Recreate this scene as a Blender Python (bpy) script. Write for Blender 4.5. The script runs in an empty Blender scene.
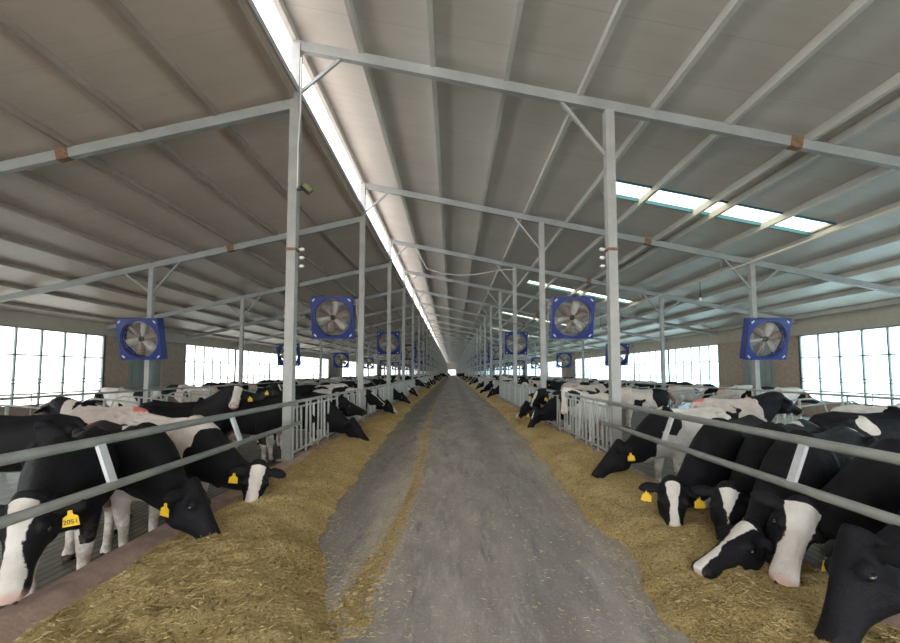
import bpy, math, random
import numpy as np
from mathutils import Vector, Matrix, noise as mn
random.seed(7)
C = bpy.context.scene.collection
scene = bpy.context.scene
PI = math.pi
E = 1.72            # eye height
W = 16.5            # half width of the barn
FL = -0.30          # floor of the cow alleys
def F(k): return 7.68 + 6 * (k - 1)
K0, K1 = 0, 38
YB, YE = -10.3, F(K1)

# ------------------------------------------------------------------ materials
def mat(name, col, rough=.6, metal=0., spec=.5, var=0., scale=5., stretch=(1, 1, 1), col2=None, bump=0., bscale=40., detail=5):
    m = bpy.data.materials.new(name); m.use_nodes = True
    nt = m.node_tree; b = nt.nodes['Principled BSDF']
    b.inputs['Roughness'].default_value = rough; b.inputs['Metallic'].default_value = metal
    b.inputs['Specular IOR Level'].default_value = spec
    b.inputs['Base Color'].default_value = (*col, 1)
    tc = nt.nodes.new('ShaderNodeTexCoord'); mp = nt.nodes.new('ShaderNodeMapping')
    mp.inputs['Scale'].default_value = stretch
    nt.links.new(tc.outputs['Object'], mp.inputs['Vector'])
    if var or col2:
        n = nt.nodes.new('ShaderNodeTexNoise'); n.inputs['Scale'].default_value = scale; n.inputs['Detail'].default_value = detail
        n.inputs['Roughness'].default_value = .65
        nt.links.new(mp.outputs[0], n.inputs['Vector'])
        r = nt.nodes.new('ShaderNodeValToRGB')
        r.color_ramp.elements[0].position = .35; r.color_ramp.elements[1].position = .65
        c2 = col2 or tuple(max(0, c * (1 - var)) for c in col)
        r.color_ramp.elements[0].color = (*c2, 1); r.color_ramp.elements[1].color = (*col, 1)
        nt.links.new(n.outputs[0], r.inputs[0]); nt.links.new(r.outputs[0], b.inputs['Base Color'])
    if bump:
        n2 = nt.nodes.new('ShaderNodeTexNoise'); n2.inputs['Scale'].default_value = bscale; n2.inputs['Detail'].default_value = 4
        nt.links.new(tc.outputs['Object'], n2.inputs['Vector'])
        bp = nt.nodes.new('ShaderNodeBump'); bp.inputs['Strength'].default_value = bump; bp.inputs['Distance'].default_value = .02
        nt.links.new(n2.outputs[0], bp.inputs['Height']); nt.links.new(bp.outputs[0], b.inputs['Normal'])
    return m

def math_node(nt, op, a, b=None, c=None):
    n = nt.nodes.new('ShaderNodeMath'); n.operation = op
    for i, v in enumerate((a, b, c)):
        if v is None: continue
        if isinstance(v, (int, float)): n.inputs[i].default_value = v
        else: nt.links.new(v, n.inputs[i])
    return n.outputs[0]
def mixc(nt, fac, a, b):
    n = nt.nodes.new('ShaderNodeMix'); n.data_type = 'RGBA'
    for s, v in ((n.inputs[0], fac), (n.inputs[6], a), (n.inputs[7], b)):
        if isinstance(v, (int, float)): s.default_value = v
        elif isinstance(v, tuple): s.default_value = (*v, 1)
        else: nt.links.new(v, s)
    return n.outputs[2]
def smooth(nt, v, lo, hi):
    n = nt.nodes.new('ShaderNodeMapRange'); n.interpolation_type = 'SMOOTHSTEP'
    nt.links.new(v, n.inputs[0]); n.inputs[1].default_value = lo; n.inputs[2].default_value = hi
    return n.outputs[0]
def noise(nt, vec, scale, detail=4, rough=.6):
    n = nt.nodes.new('ShaderNodeTexNoise'); n.inputs['Scale'].default_value = scale; n.inputs['Detail'].default_value = detail
    n.inputs['Roughness'].default_value = rough
    nt.links.new(vec, n.inputs['Vector']); return n.outputs[0]
def mapping(nt, vec, sc):
    m = nt.nodes.new('ShaderNodeMapping'); m.inputs['Scale'].default_value = sc; nt.links.new(vec, m.inputs[0]); return m.outputs[0]
def bump(nt, h, strength, dist, b):
    n = nt.nodes.new('ShaderNodeBump'); n.inputs['Strength'].default_value = strength; n.inputs['Distance'].default_value = dist
    nt.links.new(h, n.inputs['Height']); nt.links.new(n.outputs[0], b.inputs['Normal'])

STEEL = mat('galvanised_steel', (.40, .395, .375), .5, .15, .5, .18, 3)
STEELB = mat('beam_steel', (.36, .37, .365), .5, .1, .5, .2, 1.2)
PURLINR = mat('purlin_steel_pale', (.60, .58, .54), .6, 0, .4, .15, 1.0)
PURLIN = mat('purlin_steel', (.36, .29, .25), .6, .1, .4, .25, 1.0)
FRAME = mat('window_frame_metal', (.20, .23, .22), .5, .1)
PIPE = mat('rail_pipe', (.52, .53, .49), .42, .15, .5, .22, 4)
WHITEP = mat('bright_strut', (.72, .73, .74), .35, .2, .5, .15, 8)
RUST = mat('rusty_steel', (.30, .17, .10), .8, 0, .3, .5, 20)
BLUE = mat('blue_fan_plastic', (.008, .024, .20), .4, 0, .5, .1, 3)
FANW = mat('fan_blade', (.55, .50, .45), .45, .1, .5, .25, 6)
FANB = mat('fan_blade_brown', (.30, .21, .17), .5, .1, .4, .3, 6)
WIRE = mat('fan_guard_wire', (.40, .39, .38), .4, .5)
DARK = mat('dark_plastic', (.03, .03, .03), .4)
WHITE = mat('white_plastic', (.75, .74, .70), .5)
TAG = mat('yellow_ear_tag', (.90, .58, .03), .4)
EYE = mat('cow_eye', (.008, .007, .006), .08, 0, .8)
NOSTRIL = mat('cow_nostril', (.05, .028, .026), .5)
KERB = mat('kerb_concrete', (.56, .41, .35), .8, 0, .3, 0, 3, (1, 1, 1), (.36, .26, .22), .5, 25)
BLOCK = mat('block_wall', (.50, .39, .31), .9, 0, .2, .25, 6, (1, 1, 1), None, .6, 30)
EAVE = mat('eave_sheet', (.50, .45, .38), .7, 0, .3, .12, 2)
DOORG = mat('grey_green_door', (.30, .36, .34), .5, 0, .4, .12, 4)
LAMPG = mat('flood_glass', (.28, .27, .12), .15, 0, .6)
STRAW = mat('straw', (.82, .65, .33), .75, 0, .2, .5, 14)
TEALF = mat('teal_flashing', (.03, .15, .20), .5)
GROUND = mat('outside_ground', (.62, .59, .53), .95, 0, .2, .2, .4)
OUTROOF = mat('outside_roof_sheet', (.5, .52, .55), .5, .2)

def ceiling_mat(name, col, col2):
    m = bpy.data.materials.new(name); m.use_nodes = True
    nt = m.node_tree; b = nt.nodes['Principled BSDF']; b.inputs['Roughness'].default_value = .42
    b.inputs['Specular IOR Level'].default_value = .5
    tc = nt.nodes.new('ShaderNodeTexCoord').outputs['Object']
    sp = nt.nodes.new('ShaderNodeSeparateXYZ'); nt.links.new(tc, sp.inputs[0])
    # panel seams run across the purlins, one metre apart
    fr = math_node(nt, 'FRACT', math_node(nt, 'MULTIPLY', sp.outputs[1], 1.0))
    seam = math_node(nt, 'LESS_THAN', fr, .022)
    big = smooth(nt, noise(nt, mapping(nt, tc, (.25, .5, .25)), 1.0, 3), .3, .7)
    c = mixc(nt, big, col, col2)
    fine = smooth(nt, noise(nt, mapping(nt, tc, (.6, 4, .6)), 2.0, 5), .42, .7)
    c = mixc(nt, math_node(nt, 'MULTIPLY', fine, .25), c, tuple(x * .75 for x in col))
    c = mixc(nt, math_node(nt, 'MULTIPLY', seam, .30), c, (.35, .33, .31))
    nt.links.new(c, b.inputs['Base Color'])
    bump(nt, seam, .3, -.004, b)
    return m
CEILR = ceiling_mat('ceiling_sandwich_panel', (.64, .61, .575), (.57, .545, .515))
CEILL = ceiling_mat('ceiling_panel_warm_bounce', (.60, .49, .42), (.52, .42, .355))  # warm light bounced off the floor is put into this panel colour

def road_mat():
    m = bpy.data.materials.new('feed_alley_concrete'); m.use_nodes = True
    nt = m.node_tree; b = nt.nodes['Principled BSDF']; b.inputs['Roughness'].default_value = .8; b.inputs['Specular IOR Level'].default_value = .3
    tc = nt.nodes.new('ShaderNodeTexCoord').outputs['Object']
    sp = nt.nodes.new('ShaderNodeSeparateXYZ'); nt.links.new(tc, sp.inputs[0]); X = sp.outputs[0]
    big = smooth(nt, noise(nt, mapping(nt, tc, (1.2, .35, 1)), 1.6, 6, .65), .35, .68)
    c = mixc(nt, big, (.33, .31, .29), (.50, .46, .42))
    streak = smooth(nt, noise(nt, mapping(nt, tc, (7, 1.3, 1)), 1.4, 6, .75), .48, .72)
    c = mixc(nt, math_node(nt, 'MULTIPLY', streak, .65), c, (.60, .59, .57))
    dk = smooth(nt, noise(nt, mapping(nt, tc, (4, .7, 1)), 1.1, 5, .7), .52, .75)
    c = mixc(nt, math_node(nt, 'MULTIPLY', dk, .75), c, (.13, .125, .13))
    tr = math_node(nt, 'ABSOLUTE', math_node(nt, 'ADD', X, math_node(nt, 'ADD', 1.15, math_node(nt, 'MULTIPLY', noise(nt, mapping(nt, tc, (1, .4, 1)), 1.5, 5), .5))))
    c = mixc(nt, math_node(nt, 'MULTIPLY', math_node(nt, 'SUBTRACT', 1.0, smooth(nt, tr, .15, .6)), .45), c, (.13, .125, .13))
    tr2 = math_node(nt, 'ABSOLUTE', math_node(nt, 'ADD', X, math_node(nt, 'SUBTRACT', math_node(nt, 'MULTIPLY', noise(nt, mapping(nt, tc, (1, .4, 1)), 1.9, 5), .5), 1.1)))
    c = mixc(nt, math_node(nt, 'MULTIPLY', math_node(nt, 'SUBTRACT', 1.0, smooth(nt, tr2, .1, .5)), .35), c, (.17, .165, .17))
    speck = smooth(nt, noise(nt, tc, 34, 4, .8), .57, .66)
    c = mixc(nt, math_node(nt, 'MULTIPLY', speck, .7), c, (.70, .67, .62))
    speck2 = smooth(nt, noise(nt, tc, 23, 4, .7), .60, .72)
    c = mixc(nt, math_node(nt, 'MULTIPLY', speck2, .4), c, (.09, .09, .09))
    # feed dust trodden into the concrete near the heaps
    ax = math_node(nt, 'ABSOLUTE', X)
    wob = math_node(nt, 'MULTIPLY', noise(nt, mapping(nt, tc, (1, .35, 1)), 2.2, 6, .7), 1.3)
    dust = smooth(nt, math_node(nt, 'ADD', ax, wob), 1.9, 2.6)
    c = mixc(nt, math_node(nt, 'MULTIPLY', dust, .45), c, (.36, .30, .18))
    wear = math_node(nt, 'MULTIPLY', smooth(nt, noise(nt, mapping(nt, tc, (1.4, .3, 1)), 1.0, 4), .5, .62), .35)
    c = mixc(nt, wear, c, (.33, .27, .23))
    nt.links.new(c, b.inputs['Base Color'])
    bump(nt, noise(nt, tc, 30, 6, .7), .35, .02, b)
    return m
ROAD = road_mat()

def alley_mat():
    m = bpy.data.materials.new('grooved_wet_floor'); m.use_nodes = True
    nt = m.node_tree; b = nt.nodes['Principled BSDF']; b.inputs['Roughness'].default_value = .45
    tc = nt.nodes.new('ShaderNodeTexCoord').outputs['Object']
    sp = nt.nodes.new('ShaderNodeSeparateXYZ'); nt.links.new(tc, sp.inputs[0])
    fr = math_node(nt, 'FRACT', math_node(nt, 'MULTIPLY', sp.outputs[0], 9.0))
    gr = math_node(nt, 'LESS_THAN', fr, .3)
    n = smooth(nt, noise(nt, tc, 3.0, 6), .35, .7)
    c = mixc(nt, n, (.10, .085, .06), (.22, .20, .15))
    c = mixc(nt, math_node(nt, 'MULTIPLY', gr, .8), c, (.025, .022, .018))
    nt.links.new(c, b.inputs['Base Color']); bump(nt, gr, .6, -.02, b)
    return m
ALLEY = alley_mat()

def feed_mat():
    m = bpy.data.materials.new('chopped_feed'); m.use_nodes = True
    nt = m.node_tree; b = nt.nodes['Principled BSDF']; b.inputs['Roughness'].default_value = .9; b.inputs['Specular IOR Level'].default_value = .15
    tc = nt.nodes.new('ShaderNodeTexCoord').outputs['Object']
    n1 = smooth(nt, noise(nt, tc, 1.3, 5), .35, .65)
    c = mixc(nt, n1, (.60, .42, .16), (.78, .58, .26))
    n2 = noise(nt, mapping(nt, tc, (1, 1.6, 1)), 45, 5, .8)
    c = mixc(nt, math_node(nt, 'MULTIPLY', smooth(nt, n2, .52, .62), .85), c, (.98, .82, .46))
    n3 = noise(nt, mapping(nt, tc, (1.5, 1, 1)), 30, 5, .8)
    c = mixc(nt, math_node(nt, 'MULTIPLY', smooth(nt, n3, .52, .62), .85), c, (.15, .10, .04))
    nt.links.new(c, b.inputs['Base Color'])
    bump(nt, noise(nt, tc, 38, 6, .8), 1.0, .05, b)
    return m
FEED = feed_mat()

def pane_mat(name, tint, diff=.22):
    m = bpy.data.materials.new(name); m.use_nodes = True
    nt = m.node_tree; nt.nodes.remove(nt.nodes['Principled BSDF'])
    out = nt.nodes['Material Output']
    t = nt.nodes.new('ShaderNodeBsdfTransparent'); t.inputs[0].default_value = (*tint, 1)
    g = nt.nodes.new('ShaderNodeBsdfTranslucent'); g.inputs[0].default_value = (*tint, 1)
    mx = nt.nodes.new('ShaderNodeMixShader'); mx.inputs[0].default_value = diff
    nt.links.new(t.outputs[0], mx.inputs[1]); nt.links.new(g.outputs[0], mx.inputs[2]); nt.links.new(mx.outputs[0], out.inputs[0])
    return m
PANEL_ = pane_mat('clear_sheet_left', (.90, .93, .92))
PANER_ = pane_mat('blue_light_sheet_right', (.72, .87, .93))  # cyan tint puts bluer daylight into the right-hand sheets
SKYL = pane_mat('skylight_sheet', (.46, .44, .34), .97)

def cow_mat():
    m = bpy.data.materials.new('cow_coat'); m.use_nodes = True
    nt = m.node_tree; b = nt.nodes['Principled BSDF']; b.inputs['Roughness'].default_value = .62; b.inputs['Specular IOR Level'].default_value = .18
    tc = nt.nodes.new('ShaderNodeTexCoord').outputs['Object']
    at = nt.nodes.new('ShaderNodeAttribute'); at.attribute_name = 'coat'
    sp = nt.nodes.new('ShaderNodeSeparateColor'); nt.links.new(at.outputs['Color'], sp.inputs[0])
    wob = math_node(nt, 'MULTIPLY', math_node(nt, 'SUBTRACT', noise(nt, tc, 13, 5, .65), .5), .10)
    f = smooth(nt, math_node(nt, 'ADD', sp.outputs[0], wob), -.006, .008)
    fur = noise(nt, mapping(nt, tc, (1, 1, 3)), 40, 3)
    blk = mixc(nt, fur, (.006, .006, .008), (.016, .015, .018))
    wht = mixc(nt, smooth(nt, noise(nt, tc, 4, 5), .35, .7), (.66, .60, .54), (.80, .77, .73))
    c = mixc(nt, f, blk, wht)
    # mud on the lower legs and flanks
    sz = nt.nodes.new('ShaderNodeSeparateXYZ'); nt.links.new(tc, sz.inputs[0])
    mud = math_node(nt, 'SUBTRACT', smooth(nt, noise(nt, tc, 6, 5, .7), .38, .6), smooth(nt, sz.outputs[2], .25, .8))
    mud = math_node(nt, 'MULTIPLY', mud, math_node(nt, 'LESS_THAN', sz.outputs[0], .7))
    c = mixc(nt, math_node(nt, 'MULTIPLY', math_node(nt, 'MAXIMUM', mud, 0), .6), c, (.20, .14, .09))
    c = mixc(nt, math_node(nt, 'MULTIPLY', smooth(nt, sp.outputs[1], .0, 1.), .8), c, (.62, .36, .30))
    red = smooth(nt, math_node(nt, 'ADD', sp.outputs[2], math_node(nt, 'MULTIPLY', wob, 12)), .3, .7)
    c = mixc(nt, math_node(nt, 'MULTIPLY', red, .8), c, (.75, .10, .07))
    nt.links.new(c, b.inputs['Base Color'])
    hh = math_node(nt, 'ADD', noise(nt, tc, 90, 3), math_node(nt, 'MULTIPLY', noise(nt, tc, 9, 4), 4.0))
    bump(nt, hh, .35, .012, b)
    return m
COAT = cow_mat()

# ------------------------------------------------------------------ mesh helpers
class MB:
    def __init__(s): s.v = []; s.f = []
    def add(s, vs, fs):
        o = len(s.v); s.v += [tuple(v) for v in vs]; s.f += [tuple(i + o for i in f) for f in fs]; return s
    def box(s, x0, x1, y0, y1, z0, z1):
        vs = [(x, y, z) for x in (x0, x1) for y in (y0, y1) for z in (z0, z1)]
        return s.add(vs, [(0, 1, 3, 2), (4, 6, 7, 5), (0, 4, 5, 1), (2, 3, 7, 6), (0, 2, 6, 4), (1, 5, 7, 3)])
    def bar(s, a, b, w, h, up=(0, 0, 1)):       # rectangular bar; w sideways, h along up
        a = Vector(a); b = Vector(b); d = (b - a).normalized(); up = Vector(up)
        sd = d.cross(up)
        if sd.length < 1e-4: sd = d.cross(Vector((0, 1, 0)))
        sd.normalize(); u = sd.cross(d).normalized()
        vs = []
        for p in (a, b):
            for i, j in ((-1, -1), (1, -1), (1, 1), (-1, 1)): vs.append(p + sd * (w / 2 * i) + u * (h / 2 * j))
        return s.add(vs, [(3, 2, 1, 0), (4, 5, 6, 7)] + [(i, (i + 1) % 4, 4 + (i + 1) % 4, 4 + i) for i in range(4)])
    def tube(s, pts, r, n=10, closed=False):
        pts = [Vector(p) for p in pts]; m = len(pts); rr = r if isinstance(r, (list, tuple)) else [r] * m
        ring = []; prev = None
        for i, p in enumerate(pts):
            if closed: d = (pts[(i + 1) % m] - pts[i - 1])
            else: d = (pts[min(i + 1, m - 1)] - pts[max(i - 1, 0)])
            d.normalize()
            if prev is None:
                a = d.orthogonal().normalized()
            else:
                a = prev - d * prev.dot(d); a.normalize()
            prev = a; b = d.cross(a)
            ring.append([p + (a * math.cos(t * 2 * PI / n) + b * math.sin(t * 2 * PI / n)) * rr[i] for t in range(n)])
        vs = [v for q in ring for v in q]; fs = []
        for i in range(m if closed else m - 1):
            j = (i + 1) % m
            for t in range(n): fs.append((i * n + t, i * n + (t + 1) % n, j * n + (t + 1) % n, j * n + t))
        if not closed: fs.append(tuple(range(n))[::-1]); fs.append(tuple((m - 1) * n + t for t in range(n)))
        return s.add(vs, fs)
    def loft(s, rings, n=18):                   # rings: centre, axis a (unit), axis b (unit), ra, rb
        vs = []
        for c, a, b, ra, rb in rings:
            for t in range(n):
                q = t * 2 * PI / n; vs.append(c + a * (math.cos(q) * ra) + b * (math.sin(q) * rb))
        m = len(rings); fs = []
        for i in range(m - 1):
            for t in range(n): fs.append((i * n + t, i * n + (t + 1) % n, (i + 1) * n + (t + 1) % n, (i + 1) * n + t))
        fs.append(tuple(range(n))[::-1]); fs.append(tuple((m - 1) * n + t for t in range(n)))
        return s.add(vs, fs)
    def ball(s, c, r, ax=None, n=14, m=9):      # ellipsoid; r=(rx,ry,rz); ax = three unit axes
        c = Vector(c); ax = ax or (Vector((1, 0, 0)), Vector((0, 1, 0)), Vector((0, 0, 1)))
        vs = [c + ax[2] * r[2]]
        for i in range(1, m):
            p = PI * i / m
            for t in range(n):
                q = 2 * PI * t / n
                vs.append(c + ax[0] * (r[0] * math.sin(p) * math.cos(q)) + ax[1] * (r[1] * math.sin(p) * math.sin(q)) + ax[2] * (r[2] * math.cos(p)))
        vs.append(c - ax[2] * r[2]); fs = []
        for t in range(n): fs.append((0, 1 + t, 1 + (t + 1) % n))
        for i in range(m - 2):
            for t in range(n): a = 1 + i * n; fs.append((a + t, a + n + t, a + n + (t + 1) % n, a + (t + 1) % n))
        a = 1 + (m - 2) * n; l = len(vs) - 1
        for t in range(n): fs.append((l, a + (t + 1) % n, a + t))
        return s.add(vs, fs)
    def build(s, name, m, parent=None, sm=False, bev=0.):
        me = bpy.data.meshes.new(name); me.from_pydata(s.v, [], s.f); me.materials.append(m)
        if sm: me.shade_smooth()
        o = bpy.data.objects.new(name, me); C.objects.link(o)
        if parent: o.parent = parent
        if bev:
            b = o.modifiers.new('bevel', 'BEVEL'); b.width = bev; b.segments = 2; b.limit_method = 'ANGLE'
        return o
def tag(o, label=None, cat=None, group=None, kind=None):
    if label: o['label'] = label
    if cat: o['category'] = cat
    if group: o['group'] = group
    if kind: o['kind'] = kind
    return o
def empty(name, loc, rz=0.):
    o = bpy.data.objects.new(name, None); C.objects.link(o); o.location = loc; o.rotation_euler = (0, 0, rz); o.empty_display_size = .2
    return o
def copy_tree(o, parent=None):
    c = o.copy(); C.objects.link(c)
    if parent: c.parent = parent
    for ch in list(KIDS.get(o.name, [])): copy_tree(ch, c)
    return c
KIDS = {}
def snap(o):                                      # remember the children of a prototype
    KIDS[o.name] = list(o.children)
    for c in o.children: snap(c)
ORD = ['zeroth', 'first', 'second', 'third', 'fourth', 'fifth', 'sixth', 'seventh', 'eighth', 'ninth', 'tenth', 'eleventh', 'twelfth', 'thirteenth',
       'fourteenth', 'fifteenth', 'sixteenth', 'seventeenth', 'eighteenth', 'nineteenth', 'twentieth', 'twenty-first', 'twenty-second', 'twenty-third']

# ------------------------------------------------------------------ roof geometry
def HR(x): return E + 6.30 - .203 * (x + 3)      # centre of the right roof beam
def HL(x): return E + 5.13 + .226 * (x + 3)      # centre of the left roof beam
RP = .27                                          # roof sheet above the beam centre
# right roof with holes for the skylights
SKX0, SKX1 = 4.3, 10.1
sky_y = [F(1) + 3.0 + 12 * i for i in range(19)]
SKW = .85
mb = MB()
def slab(mb, x0, x1, y0, y1, H, th=.08):
    rp = RP if H is HR else .20
    z0, z1 = H(x0) + rp, H(x1) + rp
    vs = [(x0, y0, z0), (x1, y0, z1), (x1, y1, z1), (x0, y1, z0), (x0, y0, z0 + th), (x1, y0, z1 + th), (x1, y1, z1 + th), (x0, y1, z0 + th)]
    mb.add(vs, [(0, 3, 2, 1), (4, 5, 6, 7), (0, 1, 5, 4), (1, 2, 6, 5), (2, 3, 7, 6), (3, 0, 4, 7)])
slab(mb, -3.15, SKX0, YB, YE, HR); slab(mb, SKX1, W + .5, YB, YE, HR)
y = YB
for sy in sky_y:
    slab(mb, SKX0, SKX1, y, sy, HR); y = sy + SKW
slab(mb, SKX0, SKX1, y, YE, HR)
tag(mb.build('ceiling', CEILR), kind='structure')
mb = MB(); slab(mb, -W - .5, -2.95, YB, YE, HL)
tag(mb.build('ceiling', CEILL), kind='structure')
for i, sy in enumerate(sky_y):
    o = empty('skylight', ((SKX0 + SKX1) / 2, sy + SKW / 2, HR((SKX0 + SKX1) / 2) + RP))
    ox, oy, oz = o.location
    m1 = MB(); n = 46
    vs = []; fs = []
    for j in range(n + 1):                         # corrugated sheet
        yy = -SKW / 2 + SKW * j / n; zz = .05 + .018 * math.sin(j / n * 2 * PI * 4)
        vs += [(SKX0 - ox, yy, HR(SKX0) + RP - oz + zz), (SKX1 - ox, yy, HR(SKX1) + RP - oz + zz)]
        if j: fs.append((2 * j - 2, 2 * j - 1, 2 * j + 1, 2 * j))
    m1.add(vs, fs); sh = m1.build('clear_sheet', SKYL, o)
    m2 = MB()
    for yy, hh in ((SKW / 2 - .02, .10), (-SKW / 2 + .02, .05)):
        m2.bar((SKX0 - ox, yy, HR(SKX0) + RP - oz - .02), (SKX1 - ox, yy, HR(SKX1) + RP - oz - .02), .04, hh)
    m2.build('flashing', TEALF, o)
    if i < 4: lab = ['wide corrugated skylight strip in the right roof, nearest to the camera', 'second skylight strip from the camera, seen above the blue fan on the right inner row',
                     'third skylight strip from the camera in the right roof', 'fourth skylight strip from the camera in the right roof'][i]
    else: lab = 'far-off thin skylight strip in the right roof beyond the fourth'
    tag(o, lab, 'skylight', 'skylights in the right roof')

# ------------------------------------------------------------------ floors, kerbs
tag(MB().box(-2.62, 2.62, YB, YE + 6, -.4, 0).build('floor', ROAD), kind='structure')
tag(MB().box(-W, -3.02, YB, YE, FL - .1, FL).build('floor', ALLEY), kind='structure')
tag(MB().box(3.02, W, YB, YE, FL - .1, FL).build('floor', ALLEY), kind='structure')
tag(MB().box(-120, 120, YB - 60, YE + 120, -.62, -.42).build('ground', GROUND), kind='structure')
for s, nm in ((-1, 'left'), (1, 'right')):
    m1 = MB(); ys = [YB]; y = YB
    while y < YE: y += .25 if y < 20 else 4; ys.append(min(y, YE))
    prof = [(3.03, FL), (3.03, .12), (3.0, .14), (2.86, .14), (2.80, .11), (2.68, .03), (2.62, -.05), (2.62, -.4)]
    vs = []
    for y in ys:
        for (px, pz) in prof:
            j = .012 * mn.noise((px * 3, y * 2, s)) if y < 20 and pz > 0 else 0
            vs.append((s * (px + j), y, pz + j))
    n = len(prof); fs = []
    for i in range(len(ys) - 1):
        for k in range(n - 1):
            q = (i * n + k, i * n + k + 1, (i + 1) * n + k + 1, (i + 1) * n + k); fs.append(q if s > 0 else q[::-1])
    m1.add(vs, fs)
    o = m1.build('feed_kerb', KERB, sm=False)
    tag(o, f'long pinkish concrete kerb between the feed alley and the {nm} cow alley', 'kerb')

# ------------------------------------------------------------------ walls, windows, doors
SOLID = (3, 9, 15, 21, 27, 33)
wn = 0; dn = 0
for s, nm in ((-1, 'left'), (1, 'right')):
    Hh = HL if s < 0 else HR
    top = Hh(s * W) + (.20 if s < 0 else RP)
    x0, x1 = (W, W + .22)
    def bx(m_, y0, y1, z0, z1, a=x0, b=x1): m_.box(min(s * a, s * b), max(s * a, s * b), y0, y1, z0, z1)
    m1 = MB(); bx(m1, YB, YE, FL - .1, .38)
    pr = MB()
    for k in SOLID:
        y0, y1 = F(k), F(k + 1); ya, yb = y0 + 1.55, y1 - 2.0
        bx(m1, y0, ya, .38, 3.46); bx(m1, yb, y1, .38, 3.46)
        dn += 1
        d = MB(); bx(d, ya, yb, .38, 3.46, x0 + .12, x1 + .02)
        for j in range(1, 6): bx(d, ya + (yb - ya) * j / 6 - .02, ya + (yb - ya) * j / 6 + .02, .38, 3.4, x0 + .09, x0 + .13)
        tag(d.build(f'door_{dn}', DOORG), kind='structure')
    tag(m1.build(f'wall_{nm}', BLOCK), kind='structure')
    h = MB(); bx(h, YB, YE, 3.46, top + .02, x0 - .06, x1)
    tag(h.build('trim_1' if s < 0 else 'trim_2', EAVE), kind='structure')
    for k in range(-2, K1):
        if k in SOLID: continue
        y0, y1 = F(k), F(k + 1); wn += 1
        f = MB()
        for j in range(7):
            t = .06 if j in (0, 6) else .03
            bx(f, y0 + j - t, y0 + j + t, .38, 3.46, x0, x0 + .07)
        for z, t in ((.41, .03), (3.43, .03), (2.38, .026), (1.42, .016), (1.28, .016)):
            bx(f, y0, y1, z - t, z + t, x0 + .01, x0 + .05)
        w = tag(f.build(f'window_{wn}', FRAME), kind='structure')
        p = MB(); bx(p, y0, y1, .38, 3.46, x0 + .09, x0 + .095)
        p.build('pane', PANEL_ if s < 0 else PANER_, w)
# far gable wall with the bright doorway
DW, DH = 2.0, 2.8
g = MB(); T = .2
g.box(-W, -DW, YE, YE + T, FL - .1, DH); g.box(DW, W, YE, YE + T, FL - .1, DH)
vs = []
for yy in (YE, YE + T):
    vs += [(-W, yy, DH), (W, yy, DH), (W, yy, HR(W) + RP), (-3.1, yy, HR(-3.1) + RP), (-3.1, yy, HL(-3.1) + RP), (-W, yy, HL(-W) + RP)]
g.add(vs, [tuple(range(6)), tuple(range(11, 5, -1))] + [(i, 6 + i, 6 + (i + 1) % 6, (i + 1) % 6) for i in range(6)])
tag(g.build('wall_back', EAVE), kind='structure')

# ------------------------------------------------------------------ steel frames
def beam(k):
    y = F(k); n = ORD[k] if k < len(ORD) else ''
    for s in (-1, 1):
        H = HR if s > 0 else HL; xa, xb = (-3.1, W) if s > 0 else (-W, -2.95)
        o = empty('roof_beam', ((xa + xb) / 2, y, 0)); o.location.z = H((xa + xb) / 2); L = o.location
        MB().bar((xa - L.x, 0, H(xa) - L.z), (xb - L.x, 0, H(xb) - L.z), .11, .19).build('box_beam', STEELB, o)
        m1 = MB()
        for xx in ((6.55,) if s > 0 else (-7.4,)):
            m1.bar((xx - .11 - L.x, 0, H(xx - .11) - L.z), (xx + .11 - L.x, 0, H(xx + .11) - L.z), .13, .21)
        m1.build('splice_sleeve', RUST, o)
        side = 'right' if s > 0 else 'left'
        if k <= 8: lab = f'sloping grey box beam under the {side} roof at the {n} frame from the camera' if k else f'sloping grey box beam under the {side} roof just above the camera'
        else: lab = f'far-off sloping grey beam under the {side} roof beyond the eighth frame'
        tag(o, lab, 'roof beam', f'sloping beams under the {side} roof')
def brace(mbx, x, zpost, xb, H): mbx.bar((x, 0, zpost), (xb, 0, H(xb) - .06), .05, .06)
def post(k):
    y = F(k)
    for x, nm in ((-10, 'left outer'), (-3, 'left inner'), (3, 'right inner'), (10, 'right outer')):
        H = HR if x > -5 else HL
        inner = abs(x) < 5
        base = .13 if inner else FL
        top = H(x) - .09
        if x == -3: top = HR(-3) + .02
        o = empty('steel_post', (x, y, base))
        w = .165 if inner else .15
        MB().box(-w / 2, w / 2, -w / 2, w / 2, 0.0, top - base).build('shaft', STEEL, o)
        MB().box(-.14, .14, -.14, .14, .0, .02).build('base_plate', STEEL, o)
        def br(zp, xb, HH):
            b = MB(); b.bar((0, 0, zp - base), (xb - x, 0, HH(xb) - .08 - base), .05, .055); b.build('knee_brace', STEELB, o)
        if x == -3: br(HR(-3) - 1.0, -2.15, HR)
        elif x == 3: br(H(3) - 1.05, 2.1, HR)
        else: br(H(x) - .95, x - .9, H); br(H(x) - .95, x + .9, H)
        if inner:
            MB().box(-w / 2 - .012, w / 2 + .012, -w / 2 - .012, w / 2 + .012, 3.85, 3.90).build('clamp_band', RUST if k % 2 else STEEL, o)
        if 1 <= k <= 8: lab = f'square grey steel post, {ORD[k]} from the camera in the {nm} row' if k > 1 or inner else f'square grey steel post nearest the camera in the {nm} row'
        elif k == 0: lab = f'square grey steel post beside the camera in the {nm} row'
        else: lab = f'thin far-off steel post of the {nm} row beyond the eighth'
        tag(o, lab, 'post', f'steel posts of the {nm} row')
for k in range(K0, K1):
    beam(k)
    post(k)
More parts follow.
